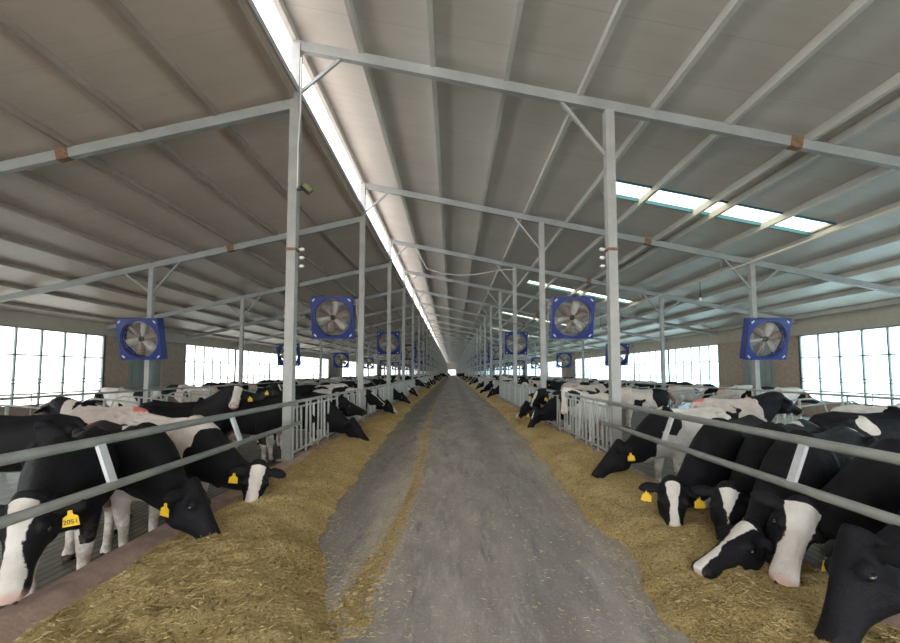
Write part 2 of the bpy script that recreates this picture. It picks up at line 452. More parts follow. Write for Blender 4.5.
# purlins
rx = [-3.02, -1.73, -.35, 1.05, 2.47, 3.9, 5.32, 6.85, 7.3, 8.75, 10.2, 11.65, 13.1, 14.6, 16.2]
lx = [-3.05, -4.5, -5.9, -7.25, -8.6, -9.95, -11.3, -12.7, -14.1, -15.6]
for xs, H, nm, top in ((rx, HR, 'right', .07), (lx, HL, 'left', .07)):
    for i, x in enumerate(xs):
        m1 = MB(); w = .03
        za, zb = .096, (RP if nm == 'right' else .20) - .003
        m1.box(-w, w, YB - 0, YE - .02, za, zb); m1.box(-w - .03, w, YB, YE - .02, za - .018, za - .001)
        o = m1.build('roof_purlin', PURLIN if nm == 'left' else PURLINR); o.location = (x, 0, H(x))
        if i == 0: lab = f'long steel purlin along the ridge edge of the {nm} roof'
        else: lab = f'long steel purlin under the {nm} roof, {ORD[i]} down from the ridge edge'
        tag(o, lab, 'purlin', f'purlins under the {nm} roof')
# capping along the bright ridge slot
m1 = MB(); m1.box(-2.955, -2.925, YB, YE, HL(-2.9) + .17, HL(-2.9) + .29)
tag(m1.build('trim_3', STEELB), kind='structure')
m1 = MB(); m1.box(-3.19, -3.14, YB, YE, HR(-3.15) + RP - .02, HR(-3.15) + RP + .1)
tag(m1.build('trim_4', STEELB), kind='structure')

# ------------------------------------------------------------------ fans
def make_fan():
    o = empty('barn_fan', (0, 0, 0)); S = .71; R = .635; dp = .30; n = 64
    m1 = MB(); vs = []; fs = []
    def sq(t):
        c, s_ = math.cos(t), math.sin(t); k = S / max(abs(c), abs(s_)); return (c * k, s_ * k)
    for yy in (-dp / 2, dp / 2):
        for i in range(n):
            t = 2 * PI * i / n; a = sq(t); vs.append((a[0], yy, a[1]))
        for i in range(n):
            t = 2 * PI * i / n; vs.append((R * math.cos(t), yy, R * math.sin(t)))
    for i in range(n):
        j = (i + 1) % n
        fs += [(i, j, n + j, n + i), (2 * n + i, 3 * n + i, 3 * n + j, 2 * n + j), (i, 2 * n + i, 2 * n + j, j), (n + i, n + j, 3 * n + j, 3 * n + i)]
    m1.add(vs, fs); m1.build('housing', BLUE, o)
    for cx, cz in ((-1, -1), (1, -1), (1, 1), (-1, 1)):
        b = MB(); c = Vector((cx * .60, -dp / 2 - .006, cz * .60)); d = Vector((1, 0, -cx * cz)).normalized()
        b.bar(c - d * .055, c + d * .055, .045, .012, (0, 1, 0)); b.build('corner_slot_mark', WHITE, o)  # white bar added in place of a bright open slot in the housing
    b = MB(); b.ball((0, 0, 0), (.10, .12, .10)); b.build('motor_hub', DARK, o, True)
    for i in range(6):
        t = 2 * PI * i / 6 + .3; b = MB(); vs = []
        for r_, hw, tw in ((.07, .06, .5), (.25, .12, .42), (.45, .15, .32), (.57, .14, .25)):
            for q in (-1, 0, 1):
                a = t + q * hw / r_ * .9
                vs.append((math.cos(a) * r_, q * hw * tw - .02 * (q == 0), math.sin(a) * r_))
        m = len(vs); vs += [(v[0], v[1] + .008, v[2]) for v in vs]; fs = []
        for i2 in range(3):
            for q in range(2):
                a = i2 * 3 + q; fs += [(a, a + 1, a + 4, a + 3), (m + a, m + a + 3, m + a + 4, m + a + 1)]
        fs += [(0, 3, m + 3, m), (3, 6, m + 6, m + 3), (6, 9, m + 9, m + 6), (2, m + 2, m + 5, 5), (5, m + 5, m + 8, 8), (8, m + 8, m + 11, 11), (9, 10, m + 10, m + 9), (10, 11, m + 11, m + 10)]
        b.add(vs, fs); b.build('blade', FANW if i % 2 else FANB, o, True)
    for sy in (-1, 1):
        b = MB(); yy = sy * (dp / 2 - .01)
        for r_ in (.12, .22, .32, .42, .52, .60):
            b.tube([(r_ * math.cos(2 * PI * i / 32), yy, r_ * math.sin(2 * PI * i / 32)) for i in range(32)], .0035, 5, True)
        for i in range(12):
            t = 2 * PI * i / 12; b.tube([(.08 * math.cos(t), yy, .08 * math.sin(t)), (.60 * math.cos(t), yy, .60 * math.sin(t))], .0035, 5)
        b.build('wire_guard', WIRE, o)
    return o
fan0 = make_fan(); snap(fan0)
brkp = {}
first = True
for k in range(2, K1, 2):
    for x, nm, z, sx in ((-3.93, 'left inner', E + 1.80, 1), (3.97, 'right inner', E + 1.80, -1), (-9.95, 'left outer', E + 1.06, 0), (10.05, 'right outer', E + 1.06, 0)):
        o = fan0 if first else copy_tree(fan0); first = False
        o.location = (x, F(k) - (.02 if sx else .40), z); o.rotation_euler = (math.radians(13), 0, 0); o.scale = (.93,) * 3 if not sx else (.97,) * 3
        far = k > 8
        lab = (f'blue square barn fan hung on the {ORD[k]} post of the {nm} row' if not far else f'tiny far-off blue fan on the {nm} row beyond the eighth post')
        tag(o, lab, 'fan', f'blue fans on the {nm} row')
        b = MB()
        if sx:
            b.bar((sx * .68, 0, .45), (sx * .86, 0, .45), .04, .04); b.bar((sx * .68, 0, -.45), (sx * .86, 0, -.45), .04, .04)
            b.bar((sx * .82, 0, .62), (sx * .82, 0, -.62), .04, .04)
        else:
            b.bar((0, .13, .5), (0, .33, .45), .05, .05); b.bar((0, .13, -.5), (0, .42, -.55), .05, .05)
        if k <= 8: b.build('mounting_bracket', STEEL, o)

# ------------------------------------------------------------------ headlock fences, kerb rails
FEEDERS = []      # (side, y) of necks that reach through; filled by the cow list below
def headlocks(s, k, feeders):
    y0, y1 = F(k) + (.22 if k > 1 else .0), F(k + 1) - .1
    nm = 'left' if s < 0 else 'right'
    o = empty('headlock_fence', (s * 2.93, (y0 + y1) / 2, .14)); yc = (y0 + y1) / 2
    L = y1 - y0; zt, zb = 1.02, .10
    MB().tube([(0, -L / 2, zt), (0, L / 2, zt)], .03, 8).build('top_rail', PIPE, o)
    MB().tube([(s * .045, -L / 2, zt - .11), (s * .045, L / 2, zt - .11)], .022, 8).build('locking_rail', PIPE, o)
    MB().tube([(0, -L / 2, zb), (0, L / 2, zb)], .026, 8).build('bottom_rail', PIPE, o)
    n = 8; p = L / n
    if k > 8:          # seen a few pixels high
        m1 = MB()
        for i in range(n + 1):
            for d in (0, .33): 
                if i * p + d * p <= L: m1.bar((0, -L / 2 + i * p + d * p, zb), (0, -L / 2 + (i + .0) * p + d * p, zt), .04, .04)
        m1.build('stanchions', PIPE, o)
    else:
        for i in range(n):
            a = -L / 2 + i * p
            yw = yc + a + .5 * (.36 + 1.0) * p
            busy = any(abs(fy - yw) < .3 for fy in feeders)
            MB().tube([(0, a + .01, 0), (0, a + .01, zt)], .024, 7).build('stanchion', PIPE, o)
            MB().tube([(0, a + .36 * p, zb), (0, a + .30 * p, zt)], .022, 7).build('stanchion', PIPE, o)
            if not busy: MB().tube([(.0, a + .66 * p, zb), (.0, a + .58 * p, zt - .1)], .023, 7).build('locking_bar', WHITEP if i % 3 else PIPE, o)
            else: MB().tube([(.0, a + .36 * p, zb + .2), (.0, a + .03 * p, zt - .1)], .019, 7).build('locking_bar', PIPE, o)
            if i % 4 == 0: MB().box(-.04, .04, a - .04, a + .06, zt - .08, zt + .05).build('hinge_block', STEEL, o)
        MB().tube([(0, L / 2, 0), (0, L / 2, zt)], .022, 7).build('stanchion', PIPE, o)
    if k <= 8: lab = f'galvanised headlock fence panel on the {nm} kerb past the {ORD[k]} inner post'
    else: lab = f'far-off headlock fence panel on the {nm} kerb beyond the ninth inner post'
    tag(o, lab, 'fence', f'headlock fence panels on the {nm} kerb')

def near_rails(s):
    nm = 'left' if s < 0 else 'right'
    o = empty('kerb_rail', (s * 2.9, 1.7, .14)); r0 = o.location
    ya, yb = -6 - r0.y, F(1) + .05 - r0.y
    zu, zl = E - .566 - r0.z, E - .925 - r0.z
    xl = s * -.13
    MB().tube([(0, ya, zu), (0, yb, zu)], .038, 14).build('upper_pipe', PIPE, o, True)
    MB().tube([(xl, ya, zl), (xl, yb - .1, zl)], .036, 14).build('lower_pipe', PIPE, o, True)
    for y in (-2.7, -.6, 1.42, 3.45, 5.5):
        m1 = MB(); m1.bar((xl * .06, y - r0.y, zu - .02), (xl, y - r0.y, zl + .02), .075, .03, (1, 0, 0)); m1.build('strut', WHITEP, o)
    for y in ((-1, 5.0) if s > 0 else (-1,)):
        m1 = MB(); m1.bar((xl, y - r0.y, zl), (s * .08, y - r0.y, 0), .07, .035, (1, 0, 0)); m1.build('support_leg', WHITEP, o)
    tag(o, f'pair of thick grey pipe rails along the {nm} kerb nearest the camera', 'rail')
for s in (-1, 1): near_rails(s)

# ------------------------------------------------------------------ cubicle rails and loops
for s, nm in ((-1, 'left'), (1, 'right')):
    for (x, z, r, which) in ((9.0, E - .54, .028, 'nearer'), (12.6, E - .66, .022, 'farther')):
        yl = -4; m1 = MB(); o = empty('stall_rail', (s * x, yl, FL))
        MB().tube([(0, 0, z - FL), (0, 96, z - FL)], r, 8).build('long_pipe', PIPE, o)
        y = 1.5
        while y < 96:
            MB().tube([(0, y, 0), (0, y, z - FL + .0)], r * .8, 7).build('upright', PIPE, o) if y < 45 else None
            y += 3.0
        tag(o, f'long pipe rail over the {nm} cow stalls, {which} one to the feed alley', 'rail')
def loop_mesh(s):
    m1 = MB(); pts = []
    for (x, z) in ((0, .35), (.15, .32), (1.2, .38), (1.65, .55), (1.8, .85), (1.7, 1.12), (1.4, 1.24), (.8, 1.2), (.1, 1.12), (0, 1.1)): pts.append((s * x, 0, z))
    m1.tube(pts, .026, 8); m1.tube([(0, 0, 0), (0, 0, 1.3)], .03, 8)
    return m1
for s, nm in ((-1, 'left'), (1, 'right')):
    m1 = loop_mesh(s); p0 = m1.build('stall_divider', PIPE, sm=True)
    y = 5.0; i = 0
    while y < 52:
        o = p0 if i == 0 else p0.copy()
        if i: C.objects.link(o)
        o.location = (s * 9.15, y, FL)
        ki = int((y - F(1)) // 6) + 1
        tag(o, f'curved pipe stall divider in the {nm} stall row beyond the cow alley', 'stall divider', f'pipe stall dividers of the {nm} row')
        y += 1.2; i += 1

# ------------------------------------------------------------------ cows
UP = Vector((0, 0, 1))
HS = 1.17            # head size
def ear_axes(u, v, n, sv):
    ed = (v * sv + Vector((0, 0, -.25)) - u * .12 - n * .15).normalized()
    en = (n - ed * n.dot(ed)).normalized(); return ed, en, ed.cross(en).normalized()

def coat_field(P, seeds, head, blaze, white_legs=True, red=False, pinkish=0.):
    dB = np.full(len(P), 9.); dW = np.full(len(P), 9.)
    for (x, y, z, r, c) in seeds:
        d = np.sqrt(((P - np.array((x, y, z))) ** 2).sum(1)) - r
        if c: dW = np.minimum(dW, d)
        else: dB = np.minimum(dB, d)
    val = dB - dW
    nz = .10 * np.sin(P[:, 0] * 7 + P[:, 2] * 4 + 2) * np.sin(P[:, 2] * 9 + 1 + P[:, 1] * 5) + .05 * np.sin(P[:, 0] * 19 + 1) * np.cos(P[:, 2] * 17 + P[:, 1] * 13)
    val = val + nz
    if white_legs: val = val + np.clip((.60 - P[:, 2]) * 2.2, 0, 1.5) * (P[:, 0] < .62)
    val = val + np.clip((.72 - P[:, 2]) * 4, 0, 1) * (np.abs(P[:, 1]) < .14) * (P[:, 0] < .6)     # belly and udder
    poll, u, v, n = [np.array(q) for q in head]
    q = P - poll; s_ = q @ u; vv = q @ v; nn = q @ n
    s_ = s_ / HS; vv = vv / HS; nn = nn / HS
    hd = np.clip((s_ + .05) / .05, 0, 1) * (np.abs(vv) < .32) * (np.sqrt(vv ** 2 * .3 + nn ** 2) < .36) * (s_ < .62)
    w0, w1, w2 = blaze             # half width of the white blaze at poll, middle, muzzle
    w = np.interp(s_, [0, .24, .42, .5], [w0, w1, w2, w2])
    hv = w - np.abs(vv)
    hv = np.where(nn < -.085, np.minimum(hv, -.03), hv)
    if w1 > .2: hv = w - np.abs(vv)
    val = val * (1 - hd) + hv * 2 * hd
    ear = hd * (np.abs(vv) > .13) * (s_ < .12)
    val = np.where(ear > .5, -.2, val)
    val = np.where(P[:, 2] < .07, -.3, val)
    pink = np.clip(1 - np.abs(s_ - .52) / .06, 0, 1) * hd * (.9 if w2 > .03 else .1)
    ud = np.clip(1.25 - np.sqrt(((P - np.array((-.42, 0, .60))) ** 2).sum(1)) / .24, 0, 1)
    pink = np.maximum(pink, ud)
    pink = np.maximum(pink, pinkish * (val > 0))
    rd = np.clip(1.3 - np.sqrt(((P - np.array((-.72, 0, 1.42))) ** 2).sum(1)) / .16, 0, 1) if red else np.zeros(len(P))
    return val, pink, rd

def make_cow_mesh(name, poll, muz, seeds, blaze, face=None, voxel=.02, step=0., red=False, pinkish=0., tail=0., legs=True):
    """poll, muz: local points (+X forward, Z up, hooves at 0)."""
    poll = Vector(poll); muz = Vector(muz); u = (muz - poll).normalized()
    fwd = Vector((1, 0, 0))
    r = Vector(face) if face else fwd * max(0, -u.z) + UP * math.sqrt(max(0, 1 - u.z * u.z))
    n = (r - u * r.dot(u)).normalized(); v = u.cross(n).normalized()
    m1 = MB(); X, Y, Z = fwd, Vector((0, 1, 0)), UP
    T = [(-.85, 1.14, .10, .09), (-.80, 1.13, .20, .17), (-.68, 1.11, .275, .23), (-.52, 1.08, .315, .27), (-.30, 1.03, .355, .30), (-.05, .99, .385, .335),
         (.2, .985, .385, .33), (.42, 1.0, .375, .28), (.58, 1.02, .35, .235), (.70, 1.03, .29, .19), (.80, 1.03, .20, .13), (.85, 1.03, .1, .07)]
    m1.loft([(Vector((x, 0, z)), Y, Z, hw, hh) for x, z, hh, hw in T], 24)
    m1.loft([(Vector((x, 0, z)), Y, Z, .06, .05) for x, z in ((-.8, 1.33), (-.5, 1.385), (0, 1.345), (.3, 1.365), (.5, 1.37), (.65, 1.30))], 10)
    for sy in (-1, 1):
        m1.ball((-.50, sy * .225, 1.30), (.10, .06, .06)); m1.ball((-.80, sy * .12, 1.22), (.06, .05, .06))
        m1.ball((-.58, sy * .17, 1.02), (.25, .13, .30)); m1.ball((.50, sy * .17, 1.0), (.17, .11, .33))
        # hind leg
        st = step * sy
        pts = [(-.55, sy * .18, 1.0), (-.42, sy * .21, .80), (-.50 + st * .4, sy * .20, .62), (-.66 + st, sy * .18, .48), (-.63 + st, sy * .175, .36), (-.60 + st, sy * .17, .13), (-.56 + st, sy * .17, .07), (-.54 + st, sy * .17, .0)]
        m1.tube(pts, [.17, .155, .105, .066, .050, .048, .060, .064], 12)
        sf = -step * sy * .8
        pts = [(.48, sy * .17, .95), (.46, sy * .18, .74), (.50 + sf * .5, sy * .17, .44), (.50 + sf, sy * .165, .36), (.50 + sf, sy * .16, .13), (.53 + sf, sy * .16, .07), (.55 + sf, sy * .16, .0)]
        m1.tube(pts, [.14, .10, .066, .052, .044, .058, .062], 12)
    m1.ball((-.42, 0, .66), (.19, .15, .15))
    for a in (-1, 1):
        for b in (-1, 1): m1.tube([(-.42 + a * .08, b * .07, .58), (-.42 + a * .08, b * .07, .47)], .022, 7)
    m1.ball((.66, 0, .80), (.13, .09, .13))
    m1.tube([(-.80, 0, 1.32), (-.88, 0 + tail * .3, 1.24), (-.905, tail, 1.0), (-.90, tail * 1.2, .75), (-.89, tail, .58), (-.88, tail, .42)], [.05, .035, .024, .022, .045, .02], 8)
    # neck
    low = poll.z < 1.15
    hc = poll + (u * (.10 if low else .04) - n * .12) * HS
    p0 = Vector((.48, 0, 1.08 if not low else 1.03)); p3 = hc
    Ln = (p3 - p0).length
    hz = Vector((1, (p3.y - p0.y) * .6, 0)).normalized()
    p1 = p0 + Vector((.42 * Ln, 0, .02 if not low else -.05))
    p2 = p3 - hz * (.40 * Ln) + Vector((0, 0, -.04)) if low else p3 - (u * .25 - n * .25) * .5 + Vector((-.12, 0, 0))
    rings = []; N = 10
    for i in range(N + 1):
        t = i / N; q = p0 * (1 - t) ** 3 + p1 * (3 * t * (1 - t) ** 2) + p2 * (3 * t * t * (1 - t)) + p3 * t ** 3
        d = (p1 - p0) * (3 * (1 - t) ** 2) + (p2 - p1) * (6 * t * (1 - t)) + (p3 - p2) * (3 * t * t); d.normalize()
        up = (UP - d * UP.dot(d)).normalized() if low else (UP * (1 - t) + n * t)
        up = (up - d * up.dot(d)).normalized(); sd = up.cross(d).normalized()
        rings.append((q, sd, up, .185 * (1 - t) ** 1.1 + .10, .30 * (1 - t) ** 1.25 + .145))
    m1.loft(rings, 18)
    # dewlap fold under the throat
    mid = rings[5][0]; m1.ball(mid - rings[5][2] * .2, (.16, .035, .11))
    # head
    Hd = [(-.07, .055, .06), (-.035, .085, .10), (.03, .108, .145), (.10, .120, .165), (.16, .122, .170), (.22, .102, .158), (.29, .080, .125), (.36, .070, .098), (.42, .074, .084), (.47, .082, .076), (.51, .078, .064), (.545, .05, .04)]
    m1.loft([(poll + (u * s_ - n * (hh * .98)) * HS, v, n, hw * HS, hh * HS) for s_, hw, hh in Hd], 20)
    m1.ball(poll + (-u * .015 - n * .045) * HS, (.06, .075, .06), (u, v, n))                       # crown of the poll
    m1.ball(poll + (u * .46 - n * .135) * HS, (.06, .05, .03), (u, v, n))                          # lower lip and chin
    for sv in (-1, 1):
        m1.ball(poll + (u * .150 + v * (sv * .102) - n * .055) * HS, (.055, .032, .04), (u, v, n))    # brow
        m1.ball(poll + (u * .17 + v * (sv * .075) - n * .215) * HS, (.10, .045, .09), (u, v, n))      # jowl
        m1.ball(poll + (u * .505 + v * (sv * .046) - n * .04) * HS, (.04, .034, .038), (u, v, n))     # nostril rim
        ed, en, eu = ear_axes(u, v, n, sv)
        m1.ball(poll + (u * .02 - n * .06 + ed * .195) * HS, (.105 * HS, .060 * HS, .024 * HS), (ed, eu, en))
        m1.tube([poll + (u * .02 - n * .06 + ed * .06) * HS, poll + (u * .02 - n * .06 + ed * .16) * HS], .034, 8)
    me = bpy.data.meshes.new(name); me.from_pydata(m1.v, [], m1.f)
    tmp = bpy.data.objects.new('tmp', me); C.objects.link(tmp)
    md = tmp.modifiers.new('r', 'REMESH'); md.mode = 'VOXEL'; md.voxel_size = voxel; md.use_smooth_shade = True
    sm = tmp.modifiers.new('s', 'SMOOTH'); sm.factor = .55; sm.iterations = 6 if voxel < .025 else 3
    dg = bpy.context.evaluated_depsgraph_get(); out = bpy.data.meshes.new_from_object(tmp.evaluated_get(dg))
    bpy.data.objects.remove(tmp); bpy.data.meshes.remove(me)
    out.name = name; out.shade_smooth()
    nV = len(out.vertices); co = np.empty(nV * 3, dtype=np.float32); out.vertices.foreach_get('co', co); P = co.reshape(-1, 3).astype(float)
    val, pink, rd = coat_field(P, seeds, (poll, u, v, n), blaze, True, red, pinkish)
    at = out.attributes.new('coat', 'FLOAT_COLOR', 'POINT')
    arr = np.stack([val, pink, rd, np.ones(nV)], 1).astype(np.float32).ravel(); at.data.foreach_set('color', arr)
    out.materials.clear(); out.materials.append(COAT)
    return out, (poll, u, v, n)

def tag_mesh(number=None):
    m1 = MB()
    prof = [(-.010, .0), (-.012, -.022), (-.034, -.036), (-.038, -.085), (.038, -.085), (.034, -.036), (.012, -.022), (.010, .0)]
    k = len(prof); vs = [(x, -.002, z) for x, z in prof] + [(x, .002, z) for x, z in prof]
    m1.add(vs, [tuple(range(k)), tuple(range(2 * k - 1, k - 1, -1))] + [(i, k + i, k + (i + 1) % k, (i + 1) % k) for i in range(k)])
    return m1
TAGM = None
def number_mesh(txt):
    cu = bpy.data.curves.new('n', 'FONT'); cu.body = txt; cu.size = .034; cu.align_x = 'CENTER'; cu.extrude = .0006
    t = bpy.data.objects.new('n', cu); C.objects.link(t)
    me = bpy.data.meshes.new_from_object(t.evaluated_get(bpy.context.evaluated_depsgraph_get()))
    bpy.data.objects.remove(t); me.materials.clear(); me.materials.append(DARK); return me

def add_face_parts(root, fr, tags=(), num=None, detail=True, cam_dir=None):
    poll, u, v, n = fr
    if detail:
        for sv in (-1, 1):
            MB().ball(poll + (u * .165 + v * (sv * .118) - n * .078) * HS, (.026, .018, .022), (u, v, n)).build('eye', EYE, root, True)
            MB().ball(poll + (u * .538 + v * (sv * .042) - n * .028) * HS, (.014, .015, .011), (u, v, n)).build('nostril', NOSTRIL, root, True)
    for sv in tags:
        ed, en, eu = ear_axes(u, v, n, sv)
        c = poll + (u * .02 - n * .06 + ed * .19) * HS
        o = tag_mesh().build('ear_tag', TAG, root)
        nn = Vector((n.x, n.y, 0)) if cam_dir is None else Vector(cam_dir)
        nn.normalize(); fc = max(0, ed.dot(nn)); o.location = c + nn * .034 + ed * (.03 + .02 * fc) + Vector((0, 0, -.025 - .02 * fc)); o.rotation_euler = (0, sv * .12, math.atan2(nn.x, -nn.y)); o.scale = (1.35, 1.35, 1.35)
        if num:
            t = bpy.data.objects.new('tag_number', number_mesh(num)); C.objects.link(t); t.parent = o
            t.location = (0, -.004, -.072); t.rotation_euler = (PI / 2, 0, 0)

def rnd_seeds(rs, white=.5, n=11):
    out = []
    for i in range(n):
        out.append((rs.uniform(-.9, 1.0), rs.choice((-1, 1)) * rs.uniform(.05, .35), rs.uniform(.75, 1.45), rs.uniform(-.06, .12), 1 if rs.random() < white else 0))
    out.append((1.3, 0, 1.0, 0, 0)); out.append((0, 0, 0, -.35, 1))
    return out
BLK = [(-.5, 0, 1.2, .3, 0), (.0, 0, 1.1, .3, 0), (.4, 0, 1.1, .3, 0), (.9, 0, 1.0, .3, 0), (0, 0, .2, .05, 1)]
WHT = [(-.5, 0, 1.1, .3, 1), (.0, 0, 1.1, .3, 1), (.4, 0, 1.0, .25, 1), (0, 0, .3, .1, 1)]

HERO = []
def hero(label, poll, muz, d, seeds, blaze, reach=1.45, face=None, tags=(), num=None, step=.06, red=False, pinkish=0., voxel=.019, group=None, feeding=True, drop=0., tag_dir=None, base=FL, center=None):
    d = Vector((*d, 0)).normalized(); poll = Vector(poll); muz = Vector(muz)
    c = Vector((poll.x, poll.y, 0)) - d * reach if center is None else Vector((*center, 0))
    ang = math.atan2(d.y, d.x); R = Matrix.Rotation(-ang, 3, 'Z')
    o0 = Vector((c.x, c.y, base))
    fl = R @ Vector(face) if face else None
    me, fr = make_cow_mesh('body', R @ (poll - o0), R @ (muz - o0), seeds, blaze, fl, voxel, step, red, pinkish, tail=random.uniform(-.04, .04))
    root = empty('dairy_cow', o0, ang)
    b = bpy.data.objects.new('body', me); C.objects.link(b); b.parent = root
    add_face_parts(root, fr, tags, num, cam_dir=(R @ Vector(tag_dir)) if tag_dir else None)
    tag(root, label, 'cow', group or 'dairy cows at the feed')
    if feeding:
        t = (3.0 - abs(poll.x)) ; FEEDERS.append((1 if poll.x > 0 else -1, poll.y - d.y * t / max(.3, abs(d.x))))
    HERO.append(root); return root
CAMV = lambda x, y: Vector((-x, -y, .0)).normalized()

# --- left side, nearest first
hero('nearest cow on the left, head hanging behind the rails, white blaze facing the camera', (-2.98, 2.93, .82), (-2.92, 2.80, .28), (.50, -.87),
     BLK + [(-.75, 0, 1.46, .13, 1), (1.25, -.1, .62, .10, 1), (1.2, .2, .6, .08, 1)], (.075, .035, .065), 1.42, face=(.35, -.95, .1), tags=(-1,), num='2051', red=True, tag_dir=(.3, -1, 0), voxel=.017)
hero('black cow with an all-black head in the feed, second from the camera on the left', (-2.46, 4.12, .64), (-2.20, 4.02, .22), (.87, -.49),
     BLK + [(-.85, 0, 1.2, .08, 1), (.75, -.2, .55, .14, 1), (.75, .2, .55, .14, 1), (.15, 0, 1.5, .06, 1), (-.35, 0, 1.5, .02, 1)], (.0, -.02, -.02), 1.62, face=(.9, .1, .45), tags=(1,), red=True, tag_dir=(-.3, -1, 0))
hero('pale-shouldered cow with its white face lowered near the first left post', (-2.28, 4.98, .62), (-2.27, 4.76, .20), (.90, -.43),
     [(-.5, 0, 1.1, .3, 1), (0, 0, 1.1, .35, 1), (.40, 0, 1.1, .27, 1), (.95, 0, .9, .20, 0), (1.3, 0, .8, .3, 0), (-.35, -.3, 1.2, .02, 0), (0, 0, .3, .1, 1)], (.075, .05, .07), 1.74, face=(.4, -.9, .15), tags=(1,), pinkish=.22, tag_dir=(.2, -1, 0))
hero('black cow with a white face standing head-up behind the feeding cows on the left', (-4.35, 8.5, 1.42), (-4.18, 8.0, 1.12), (1, -.06),
     BLK, (.07, .06, .07), 1.25, face=(.3, -.5, .8), tags=(1, -1), feeding=False, tag_dir=(0, -1, 0))
hero('black cow standing head-up to the left of the first left post', (-4.75, 11.4, 1.38), (-4.45, 11.0, 1.12), (.75, -.6),
     BLK + [(-.3, .2, 1.3, .1, 1)], (.02, .02, -.02), 1.25, tags=(1,), feeding=False, tag_dir=(0, -1, 0))
hero('all-black cow just behind the first left post, its neck level', (-3.25, 9.0, 1.16), (-2.98, 8.85, .86), (.95, -.3), BLK, (.0, -.02, -.02), 1.35, feeding=False)
hero('long black cow standing broadside behind the nearest cow, cut by the left picture edge', (-7.4, 5.9, 1.15), (-7.75, 5.85, .9), (-1, -.05),
     BLK + [(.75, 0, 1.5, .12, 1), (-.7, .2, .5, .1, 1)], (.03, .02, .04), 1.25, feeding=False)
hero('pinkish-white cow standing in the left alley with a red rump mark', (-7.35, 7.7, 1.2), (-7.7, 7.9, .95), (-.97, .2),
     WHT + [(.6, -.2, 1.2, .1, 0), (-.1, -.3, 1.1, .0, 0), (1.2, 0, 1.1, .2, 0)], (.03, .03, .04), 1.25, feeding=False, red=True, pinkish=.35)
# --- left headlocks
hero('black cow reaching far down to the feed past the first left post', (-2.30, 9.95, .60), (-1.98, 9.80, .20), (.93, -.2), BLK + [(.6, .1, 1.4, .05, 1)], (.0, -.02, -.02), 1.5, voxel=.022)
hero('black cow with white neck spots, head level, above the far-reaching one at the left headlocks', (-2.72, 10.85, 1.0), (-2.30, 10.72, .78), (.97, -.1), BLK + [(1.0, -.2, .9, .03, 1), (.8, -.2, 1.1, .03, 1)], (.02, .01, -.02), 1.4, voxel=.022)
hero('piebald cow with raised head at the left headlocks past the second post', (-2.72, 14.3, 1.02), (-2.35, 14.1, .72), (.95, -.2), rnd_seeds(random.Random(3), .4), (.07, .03, .03), 1.4, voxel=.022)
hero('black cow with a white nose eating past the second post on the left', (-2.45, 16.1, .62), (-2.12, 15.95, .24), (.95, -.2), BLK, (.0, .01, .07), 1.5, voxel=.022)
# --- right side
hero('all-black cow pressed down into the feed at the right picture edge', (2.38, 2.60, .73), (2.12, 2.47, .28), (-.985, -.12), BLK, (-.02, -.02, -.02), 1.62, face=(-.9, .15, .35), tags=(1, -1), num='1164', tag_dir=(-.4, -1, 0), voxel=.017)
hero('black cow with a broad white face beside the all-black one on the right', (2.72, 3.24, .70), (2.44, 3.10, .25), (-.95, -.28), BLK + [(.3, .35, 1.25, .10, 1)], (.105, .06, .09), 1.58, face=(-.40, -.9, .1), tags=(-1,), voxel=.017, tag_dir=(-.4, -1, 0))
hero('black cow with its head turned left in the feed, white stripe down its face', (2.44, 3.52, .48), (1.99, 3.36, .25), (-.86, -.50), BLK + [(-.6, 0, 1.46, .13, 1)], (.065, .01, .03), 1.6, face=(-.45, -.2, .87), tags=(1, -1), num='1184', voxel=.017, tag_dir=(-.2, -1, 0), pinkish=.1)
hero('black cow with a white forehead triangle, half hidden between two right-hand heads', (2.68, 4.08, .60), (2.52, 3.90, .2), (-.82, -.57), BLK + [(-.3, 0, 1.4, .12, 1)], (.075, .005, -.02), 1.6, face=(-.45, -.85, .2), voxel=.019)
hero('cow facing the camera on the right, narrow white blaze and a tag in each ear', (2.32, 4.44, .57), (2.20, 4.18, .15), (-.80, -.60), BLK + [(-.5, .1, 1.44, .2, 1), (.6, 0, .75, .12, 1), (0, .3, .8, .05, 1)], (.06, .028, .045), 1.78, face=(-.35, -.9, .25), tags=(1, -1), voxel=.019, tag_dir=(-.35, -1, 0))
hero('white-bodied cow with black patches and black head by the first right post', (2.52, 6.5, .64), (2.16, 6.36, .26), (-.93, -.37), [(-.7, 0, 1.1, .35, 1), (-.2, 0, 1.1, .3, 1), (.25, 0, 1.0, .32, 1), (.62, .30, 1.16, .10, 0), (.9, 0, 1.0, .10, 0), (1.3, 0, .85, .25, 0), (-.05, .2, 1.34, -.03, 0), (.65, .1, .75, .2, 1), (1.0, 0, .62, .1, 1)], (-.02, -.02, -.02), 1.6, face=(-.9, 0, .45), tags=(-1,), tag_dir=(-.3, -1, 0))
hero('black cow in the right alley directly behind the white-bodied eater', (3.9, 5.75, .98), (3.55, 5.55, .70), (-.8, -.55), BLK + [(-.2, .2, 1.45, .12, 1), (.5, .3, .9, .1, 1)], (.0, .0, .0), 1.3, feeding=False, center=(5.1, 6.6)) if 0 else None
hero('white cow with small black spots standing broadside in the right alley', (9.0, 7.6, 1.2), (9.35, 7.6, .95), (1, 0), WHT + [(.35, -.3, 1.2, .0, 0), (.62, -.2, 1.15, .02, 0), (.2, -.3, 1.0, -.05, 0), (-.55, -.3, .9, -.02, 0), (1.2, 0, 1.1, .15, 0)], (.05, .04, .05), 1.25, feeding=False, pinkish=.1)
